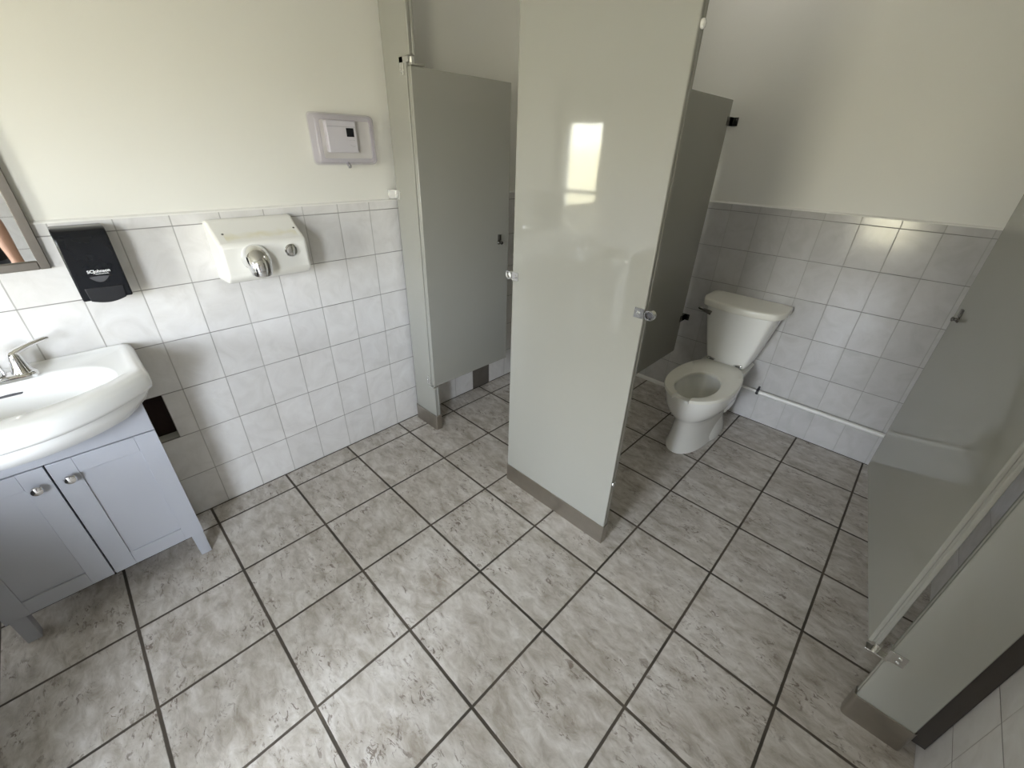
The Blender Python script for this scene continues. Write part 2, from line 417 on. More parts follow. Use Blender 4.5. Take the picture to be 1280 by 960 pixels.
# --- middle pilaster
pm_ = thing('pilaster', 'wide glossy grey stall pilaster between the two stall openings', 'partition post', (1.10, YP + PT / 2, 0), 'floor-standing stall pilasters')
bm = BM(); sheet_panel(bm, .813, 1.386, YP, YP + PT, .05, PH); obj('panel', bm, M_panel, pm_, bevel=.003)
shoe(pm_, .813, 1.386, .098, .003, .004)
def strike(x, s, z):
    bm = BM()
    box(bm, min(x, x - s * .032), max(x, x - s * .032), YP - .004, YP - .0005, z - .016, z + .016)
    screw(bm, (x - s * .018, YP - .004, z), (0, -1, 0), .006)
    # bent loop standing out past the panel edge
    pts = rrect(.034, .031, .0145, 6, x + s * .019, z)
    inn = rrect(.027, .024, .011, 6, x + s * .019, z)
    n = len(pts)
    for y0, y1 in ((YP - .004, YP + .012),):
        A = [[bm.verts.new((u, y, v)) for u, v in P] for P in (pts, inn) for y in (y0, y1)]
        for i in range(n):
            j = (i + 1) % n
            bm.faces.new((A[0][i], A[0][j], A[2][j], A[2][i])); bm.faces.new((A[1][i], A[3][i], A[3][j], A[1][j]))
            bm.faces.new((A[0][i], A[1][i], A[1][j], A[0][j])); bm.faces.new((A[2][i], A[2][j], A[3][j], A[3][i]))
    st = obj('strike', bm, M_satin, pm_)
    bm = BM(); lathe(bm, [(.0115, 0), (.0115, .004), (.009, .006), (0, .0065)], (x + s * .018, YP + .010, z), (0, -1, 0), 20)
    obj('bumper', bm, M_lensgrey if s > 0 else M_white, st, label='grey rubber bumper' if s > 0 else 'white rubber bumper')
strike(.813, -1, 1.051); strike(1.386, 1, 1.048)
for z in (1.752, .332):
    bm = BM(); lathe(bm, [(.011, 0), (.011, .002), (.009, .006), (.004, .009), (0, .0095)], (1.386, YP + .016, z), (1, 0, 0), 16)
    obj('hole_plug', bm, M_white if z > 1 else M_chrome, pm_)

# --- right pilaster
pr_ = thing('pilaster', 'dark grey stall pilaster against the right wall beside the open door', 'partition post', (2.34, YP + PT / 2, 0), 'floor-standing stall pilasters')
bm = BM(); sheet_panel(bm, 2.272, 2.408, YP, YP + PT, .05, PH); obj('panel', bm, M_panel, pr_, bevel=.003)
shoe(pr_, 2.272, 2.408, .105, .005, .012)
bm = BM()
box(bm, 2.272, 2.305, YP - .005, YP - .0005, .300, .338); box(bm, 2.224, 2.275, YP - .004, YP + .02, .291, .297); box(bm, 2.266, 2.2725, YP - .005, YP + .02, .291, .338)
for p in ((2.290, .327), (2.290, .310)): screw(bm, (p[0], YP - .005, p[1]), (0, -1, 0), .005)
lathe(bm, [(.009, 0), (.009, .02)], (2.247, YP + .016, .297), (0, 0, 1), 16)
obj('bottom_hinge', bm, M_satin, pr_, bevel=.001)
bm = BM()
box(bm, 2.272, 2.305, YP - .005, YP - .0005, 1.735, 1.795); box(bm, 2.224, 2.305, YP - .005, YP + .012, 1.79, 1.80)
for p in ((2.290, 1.75), (2.290, 1.77)): screw(bm, (p[0], YP - .005, p[1]), (0, -1, 0), .005)
obj('top_hinge', bm, M_satin, pr_, bevel=.001)

bm = BM(); box(bm, 2.409, XR - .001, YP + .008, YP + .020, .06, PH); obj('gap_shade_strip', bm, simple('gap_shade_dark', (.05, .042, .036), .8), pr_, label='dark strip added as the shade in the gap to the wall')  # added strip: its dark colour stands in for the shade in this gap

# --- doors
def latch(bm, x, y, z, s, M):
    """slide latch on the inner face, s = side it projects to"""
    vs0 = len(bm.verts)
    box(bm, min(x, x + s * .006), max(x, x + s * .006), y - .022, y + .022, z - .018, z + .018, M)
    bm.verts.ensure_lookup_table()
d1 = thing('stall_door', 'narrow grey door of the left stall, swung open inwards', 'door', (.207, YP + .015, 0), 'open stall doors')
bm = BM(); sheet_panel(bm, .193, .218, YP + .004, 1.708, .292, 1.765, 'y'); obj('panel', bm, M_panel, d1, bevel=.003)
bm = BM()
lathe(bm, [(.012, 0), (.012, .004), (.008, .008), (.006, .018), (.009, .02), (.009, .026), (0, .028)], (.218, 1.632, 1.030), (1, 0, 0), 20)
box(bm, .218, .230, 1.624, 1.640, 1.040, 1.072)
obj('latch', bm, M_darkchrome, d1, bevel=.001, label='dark chrome door latch')

A_ = Vector((2.222, YP + .004, 0)); B_ = Vector((2.0935, 1.982, 0)); e = (B_ - A_); L = e.length; ang = math.atan2(e.y, e.x)
MD = Matrix.Translation(A_) @ Matrix.Rotation(ang, 4, 'Z')      # local x along the door, y<0 is its hinge-wall side
d2 = thing('stall_door', 'wide glossy grey door of the right stall, swung open past the toilet', 'door', (2.235, YP + .015, 0), 'open stall doors')
bm = BM(); sheet_panel(bm, 0, L, -.026, 0, .318, 1.78, 'x', MD)
for v in bm.verts:                                       # the door hangs slightly out of level
    s = (v.co - A_).to_2d().length / L; v.co.z += .045 * s if v.co.z < 1 else .03 * s
obj('panel', bm, M_panel, d2, bevel=.003)
bm = BM()
c = MD @ Vector((L - .075, 0, 1.035)); ax = MD.to_3x3() @ Vector((0, 1, 0))
lathe(bm, [(.010, 0), (.010, .003), (.006, .006), (.005, .012), (.008, .014), (.007, .018), (0, .02)], c, ax, 20)
box(bm, L - .083, L - .067, 0, .007, 1.045, 1.07, MD)
obj('latch', bm, M_darkchrome, d2, bevel=.001, label='dark chrome door latch')

# --- dividing panel between the stalls
dv = thing('stall_divider', 'dark grey panel dividing the two stalls, left of the toilet', 'partition', (.95, 1.9, 0))
bm = BM(); sheet_panel(bm, .927, .952, YP + PT + .002, 2.602, .312, 1.737, 'y'); obj('panel', bm, M_panel, dv, bevel=.003)
for z in (1.643, .545):
    bm = BM()
    box(bm, .952, .9555, 2.575, YB - .001, z - .02, z + .02); box(bm, .9235, .927, 2.575, YB - .001, z - .02, z + .02)
    y1 = YB + (TT if z > 1.25 else 0) - .001
    box(bm, .900, .980, y1 - .004, y1, z - .02, z + .02); box(bm, .9235, .9555, 2.606, y1 - .002, z - .02, z + .02)
    screw(bm, (.9555, 2.588, z), (1, 0, 0), .006); screw(bm, (.970, y1 - .004, z + .008), (0, -1, 0), .005)
    obj('wall_bracket', bm, M_darkchrome, dv, bevel=.001, label='dark metal bracket on the wall')

# ------------------------------------------------------------------ toilet
TX = 1.318
tl = thing('toilet', 'white floor-standing toilet with an open-front seat and no lid', 'toilet', (TX, 2.25, 0))
NB = 48
def egg(hw, yf, yb, z, p=2.2, pb=3.0, cx=TX):
    """ring: rounded nose at yf, squarer back at yb"""
    cy = yb - hw if yb - hw > yf + hw else (yf + yb) / 2
    cy = yf + (yb - yf) * .52; out = []
    for k in range(NB):
        a = 2 * PI * k / NB; c, s = math.cos(a), math.sin(a)
        q = p if s < 0 else pb
        x = math.copysign(abs(c) ** (2 / q), c) * hw
        y = (cy - yf if s < 0 else yb - cy) * math.copysign(abs(s) ** (2 / q), s)
        out.append((cx + x, cy + y, z))
    return out
bm = BM()
outer = [egg(.108, 1.962, 2.53, .0005), egg(.108, 1.962, 2.53, .012), egg(.101, 1.968, 2.53, .03), egg(.097, 1.975, 2.53, .09), egg(.094, 1.982, 2.52, .155), egg(.097, 1.978, 2.50, .195),
         egg(.118, 1.948, 2.49, .225), egg(.143, 1.918, 2.48, .26), egg(.158, 1.900, 2.47, .30), egg(.165, 1.889, 2.46, .345), egg(.166, 1.887, 2.46, .372), egg(.163, 1.891, 2.455, .381)]
def bowl(hx, y0, y1, z): return egg(hx, y0, y1, z, 2.0, 2.2)
inner = [bowl(.128, 1.925, 2.33, .381), bowl(.120, 1.934, 2.322, .374), bowl(.121, 1.934, 2.322, .345), bowl(.118, 1.94, 2.31, .335), bowl(.10, 1.972, 2.28, .28), bowl(.075, 2.02, 2.25, .22), bowl(.05, 2.06, 2.22, .19), bowl(.03, 2.1, 2.2, .18)]
loft(bm, outer + inner)
obj('bowl', bm, M_bowl, tl, smooth=50)
bm = BM(); w_ = bowl(.072, 2.026, 2.247, .214); bm.faces.new([bm.verts.new(p) for p in w_]); w2_ = [bm.verts.new((p[0], p[1], .21)) for p in w_]; bm.faces.new(w2_[::-1])
m, nt, b = new_mat('water'); b.inputs['Base Color'].default_value = (.42, .43, .42, 1); b.inputs['Roughness'].default_value = .02; nt.links.new(mixc(nt, noise(nt, N(nt, 'ShaderNodeNewGeometry').outputs['Position'], 20), (.40, .41, .40), (.44, .45, .43)), b.inputs['Base Color'])
obj('water', bm, m, tl)
# floor flange at the sides
bm = BM(); loft(bm, [egg(.122, 2.13, 2.50, .0005), egg(.122, 2.13, 2.50, .012), egg(.112, 2.14, 2.49, .05), egg(.09, 2.16, 2.48, .11)])
obj('foot', bm, M_bowl, tl, smooth=50)
# deck under the tank
bm = BM(); loft(bm, [[(x, y, z) for x, y in rrect(w, d, .03, 5, TX, 2.52)] for w, d, z in ((.19, .20, .10), (.20, .21, .28), (.25, .22, .345), (.26, .22, .385))])
obj('deck', bm, M_bowl, tl, smooth=50)
# seat: open front ring
def seat_ring(hw, yf, yb, z, n=61, gap=.036):
    pts = []
    cy = yf + (yb - yf) * .44
    for k in range(n):
        a = -PI / 2 + (k / (n - 1)) * 2 * PI
        c, s = math.cos(a), math.sin(a)
        q = 2.05 if s < 0 else 2.1
        x = math.copysign(abs(c) ** (2 / q), c) * hw
        y = (cy - yf if s < 0 else yb - cy) * math.copysign(abs(s) ** (2 / q), s)
        pts.append([x, cy + y])
    return pts
def seat_outer(n):
    pts = seat_ring(.176, 1.866, 2.50, 0, n)
    for p in pts:
        if p[1] > 2.455: p[1] = 2.455
        if p[1] > 2.32:
            lim = .176 - (p[1] - 2.32) / .135 * .052
            p[0] = max(-lim, min(lim, p[0]))
    return pts
NS = 81
so = seat_outer(NS); si = seat_ring(.102, 1.905, 2.262, 0, NS)
for pts, g in ((so, .044), (si, .040)):
    for k, p in enumerate(pts):
        if p[1] < 1.96 and abs(p[0]) < g:
            p[0] = g if k < NS / 2 else -g
bm = BM()
prof = [(0.0, .3855), (0, .398), (.04, .4025), (.5, .405), (.94, .4025), (1, .396), (1, .3855)]
rings = []
for k in range(NS):
    o_, i_ = so[k], si[k]
    rings.append([(TX + i_[0] + (o_[0] - i_[0]) * t, i_[1] + (o_[1] - i_[1]) * t, z) for t, z in prof])
loft(bm, rings)
obj('seat', bm, M_seat, tl, smooth=40, label='open-front seat')
for s in (-1, 1):
    bm = BM()
    box(bm, TX + s * .075 - .016, TX + s * .075 + .016, 2.445, 2.475, .386, .402); lathe(bm, [(.007, 0), (.007, .05)], (TX + s * .075 - .025, 2.462, .408), (1, 0, 0), 12)
    obj('seat_hinge', bm, M_chrome, tl, bevel=.002)
# tank: bowed front, narrower at the bottom
def tank_ring(w, yf, yb, z, bow=.03, r=.035):
    hw = w / 2; pts = []
    n = 12
    rb = r * .6
    for s_ in (1, -1):
        arc = [(TX + s_ * (hw - rb + rb * math.cos(a)), yb - rb + rb * math.sin(a)) for a in (0, PI / 8, PI / 4, 3 * PI / 8, PI / 2)]
        pts += arc if s_ > 0 else arc[::-1]
    m_ = 30
    fr = []
    for k in range(m_ + 1):
        t = -1 + 2 * k / m_
        y = yf + bow * (abs(t) ** 2.6) + (.0 if abs(t) < .9 else (abs(t) - .9) / .1 * r)
        fr.append((TX + t * hw * (1 if abs(t) < .97 else 1), y))
    return [(x, y, z) for x, y in pts + fr]
bm = BM()
loft(bm, [tank_ring(.20, 2.475, 2.635, .386, .012, .02), tank_ring(.232, 2.457, 2.64, .393, .015, .03), tank_ring(.255, 2.448, 2.642, .43, .018, .03), tank_ring(.30, 2.436, 2.642, .52, .022, .032), tank_ring(.345, 2.424, 2.642, .62, .025, .034), tank_ring(.385, 2.412, 2.642, .722, .028, .036)])
obj('tank', bm, M_bowl, tl, smooth=50, label='water tank')
bm = BM()
loft(bm, [tank_ring(.405, 2.402, 2.646, .722, .05, .045), tank_ring(.428, 2.384, 2.649, .726, .055, .05), tank_ring(.434, 2.379, 2.65, .732, .057, .052), tank_ring(.434, 2.379, 2.65, .756, .057, .052), tank_ring(.431, 2.381, 2.649, .761, .056, .052), tank_ring(.422, 2.386, 2.648, .7635, .055, .05), tank_ring(.36, 2.41, 2.63, .764, .045, .04)])
obj('tank_lid', bm, M_seat, tl, smooth=50)
bm = BM()
lathe(bm, [(.020, 0), (.020, .006), (.013, .01), (.012, .022), (0, .024)], (TX - .152, 2.452, .686), (0, -1, 0), 20)
tube(bm, [(TX - .140, 2.428, .684), (TX - .175, 2.420, .694), (TX - .212, 2.418, .704)], [.013, .010, .008], 10)
obj('flush_lever', bm, M_darkchrome, tl, label='dark chrome flush lever')

# water pipe on the back wall
pp = thing('water_pipe', 'white pipe running low along the back tiled wall right of the toilet', 'pipe', (1.9, YB - .016, .2))
bm = BM(); tube(bm, [(1.515, YB - .018, .210), (1.9, YB - .018, .209), (XR - .002, YB - .018, .207)], .0125, 16); obj('pipe', bm, M_pvc, pp)
bm = BM(); tube(bm, [(1.36, YB - .018, .214), (1.51, YB - .018, .211)], .008, 12); obj('supply_tube', bm, M_pvc, pp)
bm = BM(); lathe(bm, [(.018, 0), (.019, .003), (.019, .011), (.018, .014)], (1.500, YB - .018, .2105), (1, 0, 0), 18); box(bm, 1.502, 1.512, YB - .018, YB - .0005, .226, .242); box(bm, 1.502, 1.512, YB - .03, YB - .004, .22, .236)
obj('clamp', bm, M_blackmat, pp, bevel=.001, label='black pipe clamp')

# ------------------------------------------------------------------ vanity, basin, tap
VC = -.329
CX, CW = .268, .27                                    # carcass front, half width
va = thing('vanity_cabinet', 'grey two-door vanity cabinet on legs under the basin', 'cabinet', (.14, VC, 0))
bm = BM(); box(bm, .004, CX, VC - CW, VC + CW, .135, .728); obj('carcass', bm, M_cab, va, bevel=.0015)
for s in (-1, 1):
    y0, y1 = (VC + .0022, VC + CW) if s > 0 else (VC - CW, VC - .0022)
    z0, z1 = .128, .622; f = .058
    bm = BM()
    xf = CX + .018
    box(bm, CX + .0015, xf - .006, y0 + .01, y1 - .01, z0 + .01, z1 - .01)
    for a, b_, c, d in ((y0, y0 + f, z0, z1), (y1 - f, y1, z0, z1), (y0 + f, y1 - f, z0, z0 + f), (y0 + f, y1 - f, z1 - f, z1)): box(bm, CX + .0015, xf, a, b_, c, d)
    dr = obj('door', bm, M_cab, va, bevel=.0012)
    bm = BM(); ky = VC + s * .0365
    lathe(bm, [(.008, 0), (.006, .004), (.005, .012), (.008, .016), (.0145, .019), (.0155, .023), (.013, .027), (.007, .0295), (0, .030)], (xf, ky, .562), (1, 0, 0), 28)
    obj('knob', bm, M_chrome, dr, label='round chrome knob')
bm = BM(); box(bm, CX + .0015, CX + .018, VC - CW, VC + CW, .626, .728); obj('top_rail', bm, M_cab, va, bevel=.0012)
bm = BM(); box(bm, CX - .002, CX + .002, VC - CW + .003, VC + CW - .003, .13, .725); obj('shadow_gap', bm, M_gap, va, label='dark gap between the doors')
for s in (-1, 1):
    for x in (.02, CX - .045):
        bm = BM(); yc = VC + s * (CW - .028)
        loft(bm, [[(a, b_, .0005) for a, b_ in rrect(.038, .036, .002, 2, x + .022, yc + s * .008)], [(a, b_, .136) for a, b_ in rrect(.044, .040, .002, 2, x + .022, yc + s * .006)]])
        obj('leg', bm, M_cab, va)

# basin
bs = thing('wash_basin', 'white ceramic bow-front basin on top of the grey vanity', 'sink', (.2, VC, .745))
NO = 96; BC = (.23, VC)
def basin_outline(ins, bulge=.165, xs=.318, hw=.318):
    hw -= ins; pts = []
    r = .03
    pts += [(.002 + ins * .3, VC - hw), (.002 + ins * .3, VC + hw)]
    xs_ = xs - ins * .5; b_ = bulge - ins * .5
    n = 40
    pts.append((xs_ - .02, VC + hw)); 
    for k in range(n + 1):
        t = 1 - 2 * k / n
        y = VC + t * (hw - .004); x = xs_ + b_ * (1 - abs(t) ** 2.1)
        pts.append((x, y))
    pts.append((xs_ - .02, VC - hw))
    return pts
def R(outl, z): return [(x, y, z) for x, y in radial(outl, BC, NO)]
def ell(cx, hx, hy, z, p=2.3):
    o = []
    for k in range(NO):
        a = 2 * PI * k / NO; c, s = math.cos(a), math.sin(a)
        rr = (abs(c / hx) ** p + abs(s / hy) ** p) ** (-1 / p)
        o.append((cx + c * rr, VC + s * rr, z))
    return o
def drop(r, zf): return [(x, y, z + (zf - z) * max(0, min(1, (x - .29) / .05))) for x, y, z in r]
def lerp(A, B, t): return [tuple(a + (b_ - a) * t for a, b_ in zip(p, q)) for p, q in zip(A, B)]
bm = BM()
rings = [drop(R(basin_outline(.06, .10, .27), .729), .704), drop(R(basin_outline(.042, .142, .285), .731), .703), drop(R(basin_outline(.028, .157, .30), .743), .722), R(basin_outline(.016, .162, .310), .772), R(basin_outline(.018, .160, .311), .782),
         R(basin_outline(.003, .168, .318), .789), R(basin_outline(.0, .17, .318), .800), R(basin_outline(.001, .168, .318), .826), R(basin_outline(.006, .165, .316), .838), R(basin_outline(.014, .16, .312), .8445), R(basin_outline(.024, .154, .306), .8455),
         R(basin_outline(.038, .142, .298), .842), R(basin_outline(.048, .135, .292), .837)]
rim = ell(.262, .165, .245, .834)
d0 = rings[-1]
rings.append(lerp(d0, rim, .85)); rings[-1] = [(x, y, .8355) for x, y, z in rings[-1]]
rings += [rim, ell(.262, .158, .238, .828), ell(.262, .150, .228, .812), ell(.260, .138, .205, .78), ell(.257, .112, .165, .752), ell(.252, .07, .10, .738), ell(.25, .026, .026, .734)]
loft(bm, rings)
obj('bowl', bm, M_ceramic, bs, smooth=60)
bm = BM(); lathe(bm, [(.03, 0), (.03, .002), (.024, .0035), (.02, .002), (0, .001)], (.25, VC, .7345), (0, 0, 1), 28); obj('drain', bm, M_chrome, bs)
bm = BM()
pts = rrect(.056, .013, .0064, 6)
loft(bm, [[(.1125 + .0035 * t - v * .55, VC + u, .798 + v * .9 + .003 * t) for u, v in pts] for t in (-1.5, .9)]); obj('overflow_slot', bm, M_lensgrey, bs, label='grey overflow slot')

# tap
fc = thing('tap', 'chrome two-handle tap at the back of the basin', 'tap', (.09, VC - .004, .836))
FY = VC - .004
bm = BM(); loft(bm, [[(x, y, z) for x, y in rrect(.060 - i, .168 - i, .029 - i / 2, 8, .092, FY)] for i, z in ((0, .8358), (0, .846), (.004, .851), (.012, .854))]); obj('base', bm, M_chrome, fc, smooth=40)
for s in (-1, 1):
    hy = FY + s * .052
    bm = BM(); lathe(bm, [(.0255, 0), (.0245, .004), (.021, .012), (.018, .030), (.0145, .052), (.012, .062), (.008, .067), (0, .069)], (.092, hy, .852), (0, 0, 1), 28)
    h = obj('handle', bm, M_chrome, fc, smooth=50)
    bm = BM(); tube(bm, [(.092, hy - s * .004, .910), (.090, hy + s * .012, .918), (.084, hy + s * .045, .929), (.078, hy + s * .078, .936), (.076, hy + s * .086, .936)], [.012, .0115, .0095, .0085, .005], 14, flat=.75)
    obj('lever', bm, M_chrome, h, smooth=60)
bm = BM(); tube(bm, [(.092, FY, .85), (.094, FY, .89), (.105, FY, .918), (.13, FY, .932), (.165, FY, .928), (.195, FY, .912), (.205, FY, .900)], [.02, .017, .0155, .0145, .0135, .0125, .012], 20); obj('spout', bm, M_chrome, fc, smooth=60)

# ------------------------------------------------------------------ things on the left wall
# mirror
mr = thing('mirror', 'framed wall mirror above the basin', 'mirror', (.01, -.36, 1.44))
my0, my1, mz0, mz1 = -.62, -.113, 1.1265, 1.86
bm = BM(); f = .024
for a, b_, c, d in ((my0, my0 + f, mz0, mz1), (my1 - f, my1, mz0, mz1), (my0 + f, my1 - f, mz0, mz0 + f), (my0 + f, my1 - f, mz1 - f, mz1)): box(bm, .001, .018, a, b_, c, d)
obj('frame', bm, simple('frame_metal', (.23, .21, .19), .4, 1, var=.1, scale=30), mr, bevel=.002, label='brushed metal frame')
bm = BM(); box(bm, .002, .008, my0 + f - .002, my1 - f + .002, mz0 + f - .002, mz1 - f + .002); obj('glass', bm, M_mirror, mr, smooth=0)

# soap dispenser
sd = thing('soap_dispenser', 'black push-bar soap dispenser on the tiles beside the mirror', 'soap dispenser', (.05, -.018, 1.03))
sy0, sy1 = -.080, .044; sc_ = (sy0 + sy1) / 2
bm = BM()
prof = [(0.001, 1.029), (0.001, 1.2445), (.058, 1.2455), (.078, 1.242), (.090, 1.232), (.0965, 1.212), (.0985, 1.18), (.0985, 1.029)]
prism(bm, prof, 'y', sy0, sy1); obj('housing', bm, M_black, sd, bevel=.005, seg=3, ang=40)
bm = BM()
n = 24; lo = []
for k in range(n + 1):
    t = -1 + 2 * k / n
    lo.append((sc_ + t * .044, 1.0285 - .0105 * math.cos(t * PI / 2) ** .9))
pts = lo + [(sc_ + .047, 1.0685), (sc_ - .047, 1.0685)]
prism(bm, pts, 'x', .045, .1015); obj('push_bar', bm, M_blackmat, sd, bevel=.002)
bm = BM()
pts = [(sc_ + t * .024, 1.101 + .002 * (1 - t * t)) for t in [-1 + k / 6 for k in range(13)]] + [(sc_ - t * .024, 1.101 - .017 * (1 - t * t)) for t in [-1 + k / 6 for k in range(1, 12)]]
prism(bm, pts, 'x', .0975, .1005); obj('sight_window', bm, M_lensgrey, sd, label='grey lens-shaped sight window')
def text(name, s, size, loc, parent, mat, bold=0):
    cu = bpy.data.curves.new(name, 'FONT'); cu.body = s; cu.size = size; cu.align_x = 'CENTER'; cu.extrude = .0002; cu.offset = bold
    cu.materials.append(mat); t_ = bpy.data.objects.new(name, cu); COL.objects.link(t_)
    bpy.context.view_layer.update()
    me = bpy.data.meshes.new_from_object(t_.evaluated_get(bpy.context.evaluated_depsgraph_get()))
    bpy.data.objects.remove(t_)
    if not me.materials: me.materials.append(mat)
    o = bpy.data.objects.new(name, me); COL.objects.link(o)
    o.parent = parent; o.location = Vector(loc) - WL[parent.name]
    o.rotation_euler = (PI / 2, 0, PI / 2); WL[o.name] = Vector(loc)
    return o
text('lettering', 'SCJohnson', .0125, (.0994, sc_ + .004, 1.1135), sd, M_letter, .0003)
text('lettering', 'PROFESSIONAL', .0048, (.0994, sc_ + .010, 1.1072), sd, M_letter)

# hand dryer
hd = thing('hand_dryer', 'white wall hand dryer with a chrome nozzle and push button', 'hand dryer', (.08, .47, 1.0))
hy0, hy1 = .316, .622
bm = BM()
def dr(x, y0, y1, z0, z1): return [(x, y0, z0), (x, y1, z0), (x, y1, z1), (x, y0, z1)]
prof = [(.001, 1.008), (.001, 1.232), (.040, 1.231), (.085, 1.196), (.150, 1.158), (.150, 1.041), (.128, 1.018)]
loft(bm, [[(x, y, z) for x, z in prof] for y in (hy0, hy1)]); obj('body', bm, M_dryer, hd, bevel=.012, seg=4, ang=25)
bm = BM()
ny, nz = .424, 1.096; rings = []                     # hood: dome swept downwards
for k in range(15):
    t = k / 14; a = t * PI * .60
    c = Vector((.149 + .034 * math.sin(a), ny, nz + .008 - .060 * (1 - math.cos(a)) * .62))
    # section centre and tilt
    nrm = Vector((math.cos(a), 0, -math.sin(a))); up = Vector((math.sin(a), 0, math.cos(a)))
    r = .050 - .014 * t
    rings.append([c + Vector((0, 1, 0)) * math.cos(2 * PI * i / 28) * r + up * math.sin(2 * PI * i / 28) * r * (1 - .1 * t) for i in range(28)])
loft(bm, rings, True, False)
inner_r = [[Vector((.17, ny, 1.06)) + (p - Vector((.17, ny, 1.06))) * .93 for p in rings[-1]]]
loft(bm, [rings[-1], inner_r[0], [p + Vector((-.01, 0, .02)) for p in inner_r[0]]], False, True)
bmesh.ops.remove_doubles(bm, verts=bm.verts, dist=1e-5)
obj('nozzle', bm, M_chrome, hd, smooth=70, label='chrome nozzle')
bm = BM(); lathe(bm, [(.0245, 0), (.0245, .004), (.021, .008), (.0195, .006), (.018, .009), (.010, .0115), (0, .012)], (.150, .555, 1.116), (1, 0, 0), 32); obj('push_button', bm, M_chrome, hd, label='chrome push button')
for y in (.350, .600):
    bm = BM(); lathe(bm, [(.004, 0), (.0035, .0015), (0, .002)], (.0985, y, 1.1895), (.5, 0, .866), 12)
    obj('screw', bm, M_darkchrome, hd)

# thermostat in a clear lock box
th = thing('thermostat', 'small white thermostat with a dark screen inside the clear cover', 'thermostat', (.01, .905, 1.45))
bm = BM(); box(bm, -TT + .0005, .020, .840, .970, 1.454, 1.571); body = obj('body', bm, M_thermo, th, bevel=.004, seg=3)
bm = BM(); box(bm, .0195, .0215, .842, .968, 1.548, 1.5495); obj('seam', bm, M_mark, th)
bm = BM(); box(bm, .019, .0208, .924, .957, 1.513, 1.545); obj('screen', bm, M_lcd, th, label='dark display')
bm = BM()
for y, z in ((.938, 1.50), (.954, 1.50), (.938, 1.483), (.946, 1.478), (.954, 1.478)): box(bm, .0197, .0205, y - .003, y + .003, z - .0008, z + .0008)
obj('key_marks', bm, M_mark, th)
cvr = thing('thermostat_cover', 'clear plastic lock box around the white thermostat on the left wall', 'cover', (.03, .91, 1.41))
def rr(w, h, r, x, cy=.9125, cz=1.5015): return [(x, cy + u, cz + v) for u, v in rrect(w, h, r, 6)]
bm = BM()
loft(bm, [rr(.272, .190, .018, -TT + .0005), rr(.270, .188, .018, .004), rr(.262, .180, .018, .036), rr(.248, .166, .016, .043), rr(.222, .140, .012, .044), rr(.220, .138, .012, .040), rr(.250, .168, .016, .034), rr(.262, .180, .018, -TT + .001)], False, False)
obj('rim', bm, M_coverrim, cvr, smooth=40)
bm = BM(); pts = rrect(.224, .142, .012, 6, .9125, 1.5015); prism(bm, pts, 'x', .0405, .0425); obj('window', bm, M_cover, cvr, smooth=0)
bm = BM(); lathe(bm, [(.009, 0), (.009, .018), (.007, .02), (.006, .017), (0, .016)], (.030, .906, 1.4135), (.75, 0, -.66), 20); obj('lock', bm, M_chrome, cvr)

# ------------------------------------------------------------------ low chest, made up and out of frame, added to shade the floor and the left vanity door
ch_ = thing('shade_blocker_chest', 'low dark unseen chest added to shade the floor and vanity', 'chest', (.70, -.99, 0))
bm = BM(); box(bm, .30, 1.15, -1.14, -.735, .05, .74); obj('body', bm, M_bin, ch_, bevel=.006)
bm = BM(); box(bm, .29, 1.16, -1.15, -.725, .742, .78); obj('lid', bm, M_bin, ch_, bevel=.008)
for x in (.34, 1.06):
    for y in (-1.10, -.775):
        bm = BM(); lathe(bm, [(.02, 0), (.025, .05)], (x, y, 0), (0, 0, 1), 14); obj('foot', bm, M_bin, ch_)

# ------------------------------------------------------------------ the photographer, seen in the mirror over the basin
def limb(o, rad):
    md = o.modifiers.new('skin', 'SKIN'); md.use_smooth_shade = True
    lay = o.data.skin_vertices[0].data
    for i, r in enumerate(rad): lay[i].radius = r if isinstance(r, tuple) else (r, r); lay[i].use_root = (i == 0)
    md2 = o.modifiers.new('sub', 'SUBSURF'); md2.levels = 2; md2.render_levels = 2
M_skin = simple('skin', (.56, .33, .24), .5, var=.06, scale=20)
M_shirt = simple('black_cotton', (.015, .015, .018), .85, bmp=.1, bscale=300)
M_short = simple('grey_denim', (.07, .08, .10), .8, bmp=.1, bscale=300)
M_hair = simple('dark_hair', (.035, .022, .015), .5, var=.4, scale=80)
M_sole = simple('shoe_fabric', (.05, .05, .055), .7)
CAM = Vector((1.94977812, -0.05580774, 1.48836462)); FW = Vector((-0.59852748, 0.63243101, -0.49172744)); RT = Vector((0.71588915, 0.69772957, 0.0260032)); UP = Vector((-.35953801, .33645871, .87036082))
fd = Vector((-.10, .995, 0)); rd = Vector((.995, .10, 0))          # body facing and its right-hand side
pc = Vector((2.03, -.45, 0))
def B(r, f, z): return tuple(pc + rd * r + fd * f + Vector((0, 0, z)))
pe = thing('person', 'person in a black T-shirt holding a phone up, reflected in the mirror', 'person', tuple(pc))
V, E_, Rr = [], [], []
def add(p, r, frm=None):
    V.append(tuple(Vector(p) - pc)); Rr.append(r)
    if frm is not None: E_.append((frm, len(V) - 1))
    return len(V) - 1
pel = add(B(0, -.01, .90), (.135, .10)); wa = add(B(0, 0, 1.06), (.125, .095), pel); ch = add(B(0, 0, 1.26), (.135, .105), wa); nb = add(B(0, -.01, 1.40), (.075, .065), ch); nk = add(B(0, .005, 1.47), .052, nb)
hb = add(B(0, .02, 1.53), (.062, .07), nk); hm = add(B(0, .03, 1.61), (.074, .088), hb); ht = add(B(0, .025, 1.69), (.062, .074), hm)
nose = add(B(0, .118, 1.595), .012, hm)
for s in (-1, 1): add(B(s * .083, .02, 1.60), .012, hm)
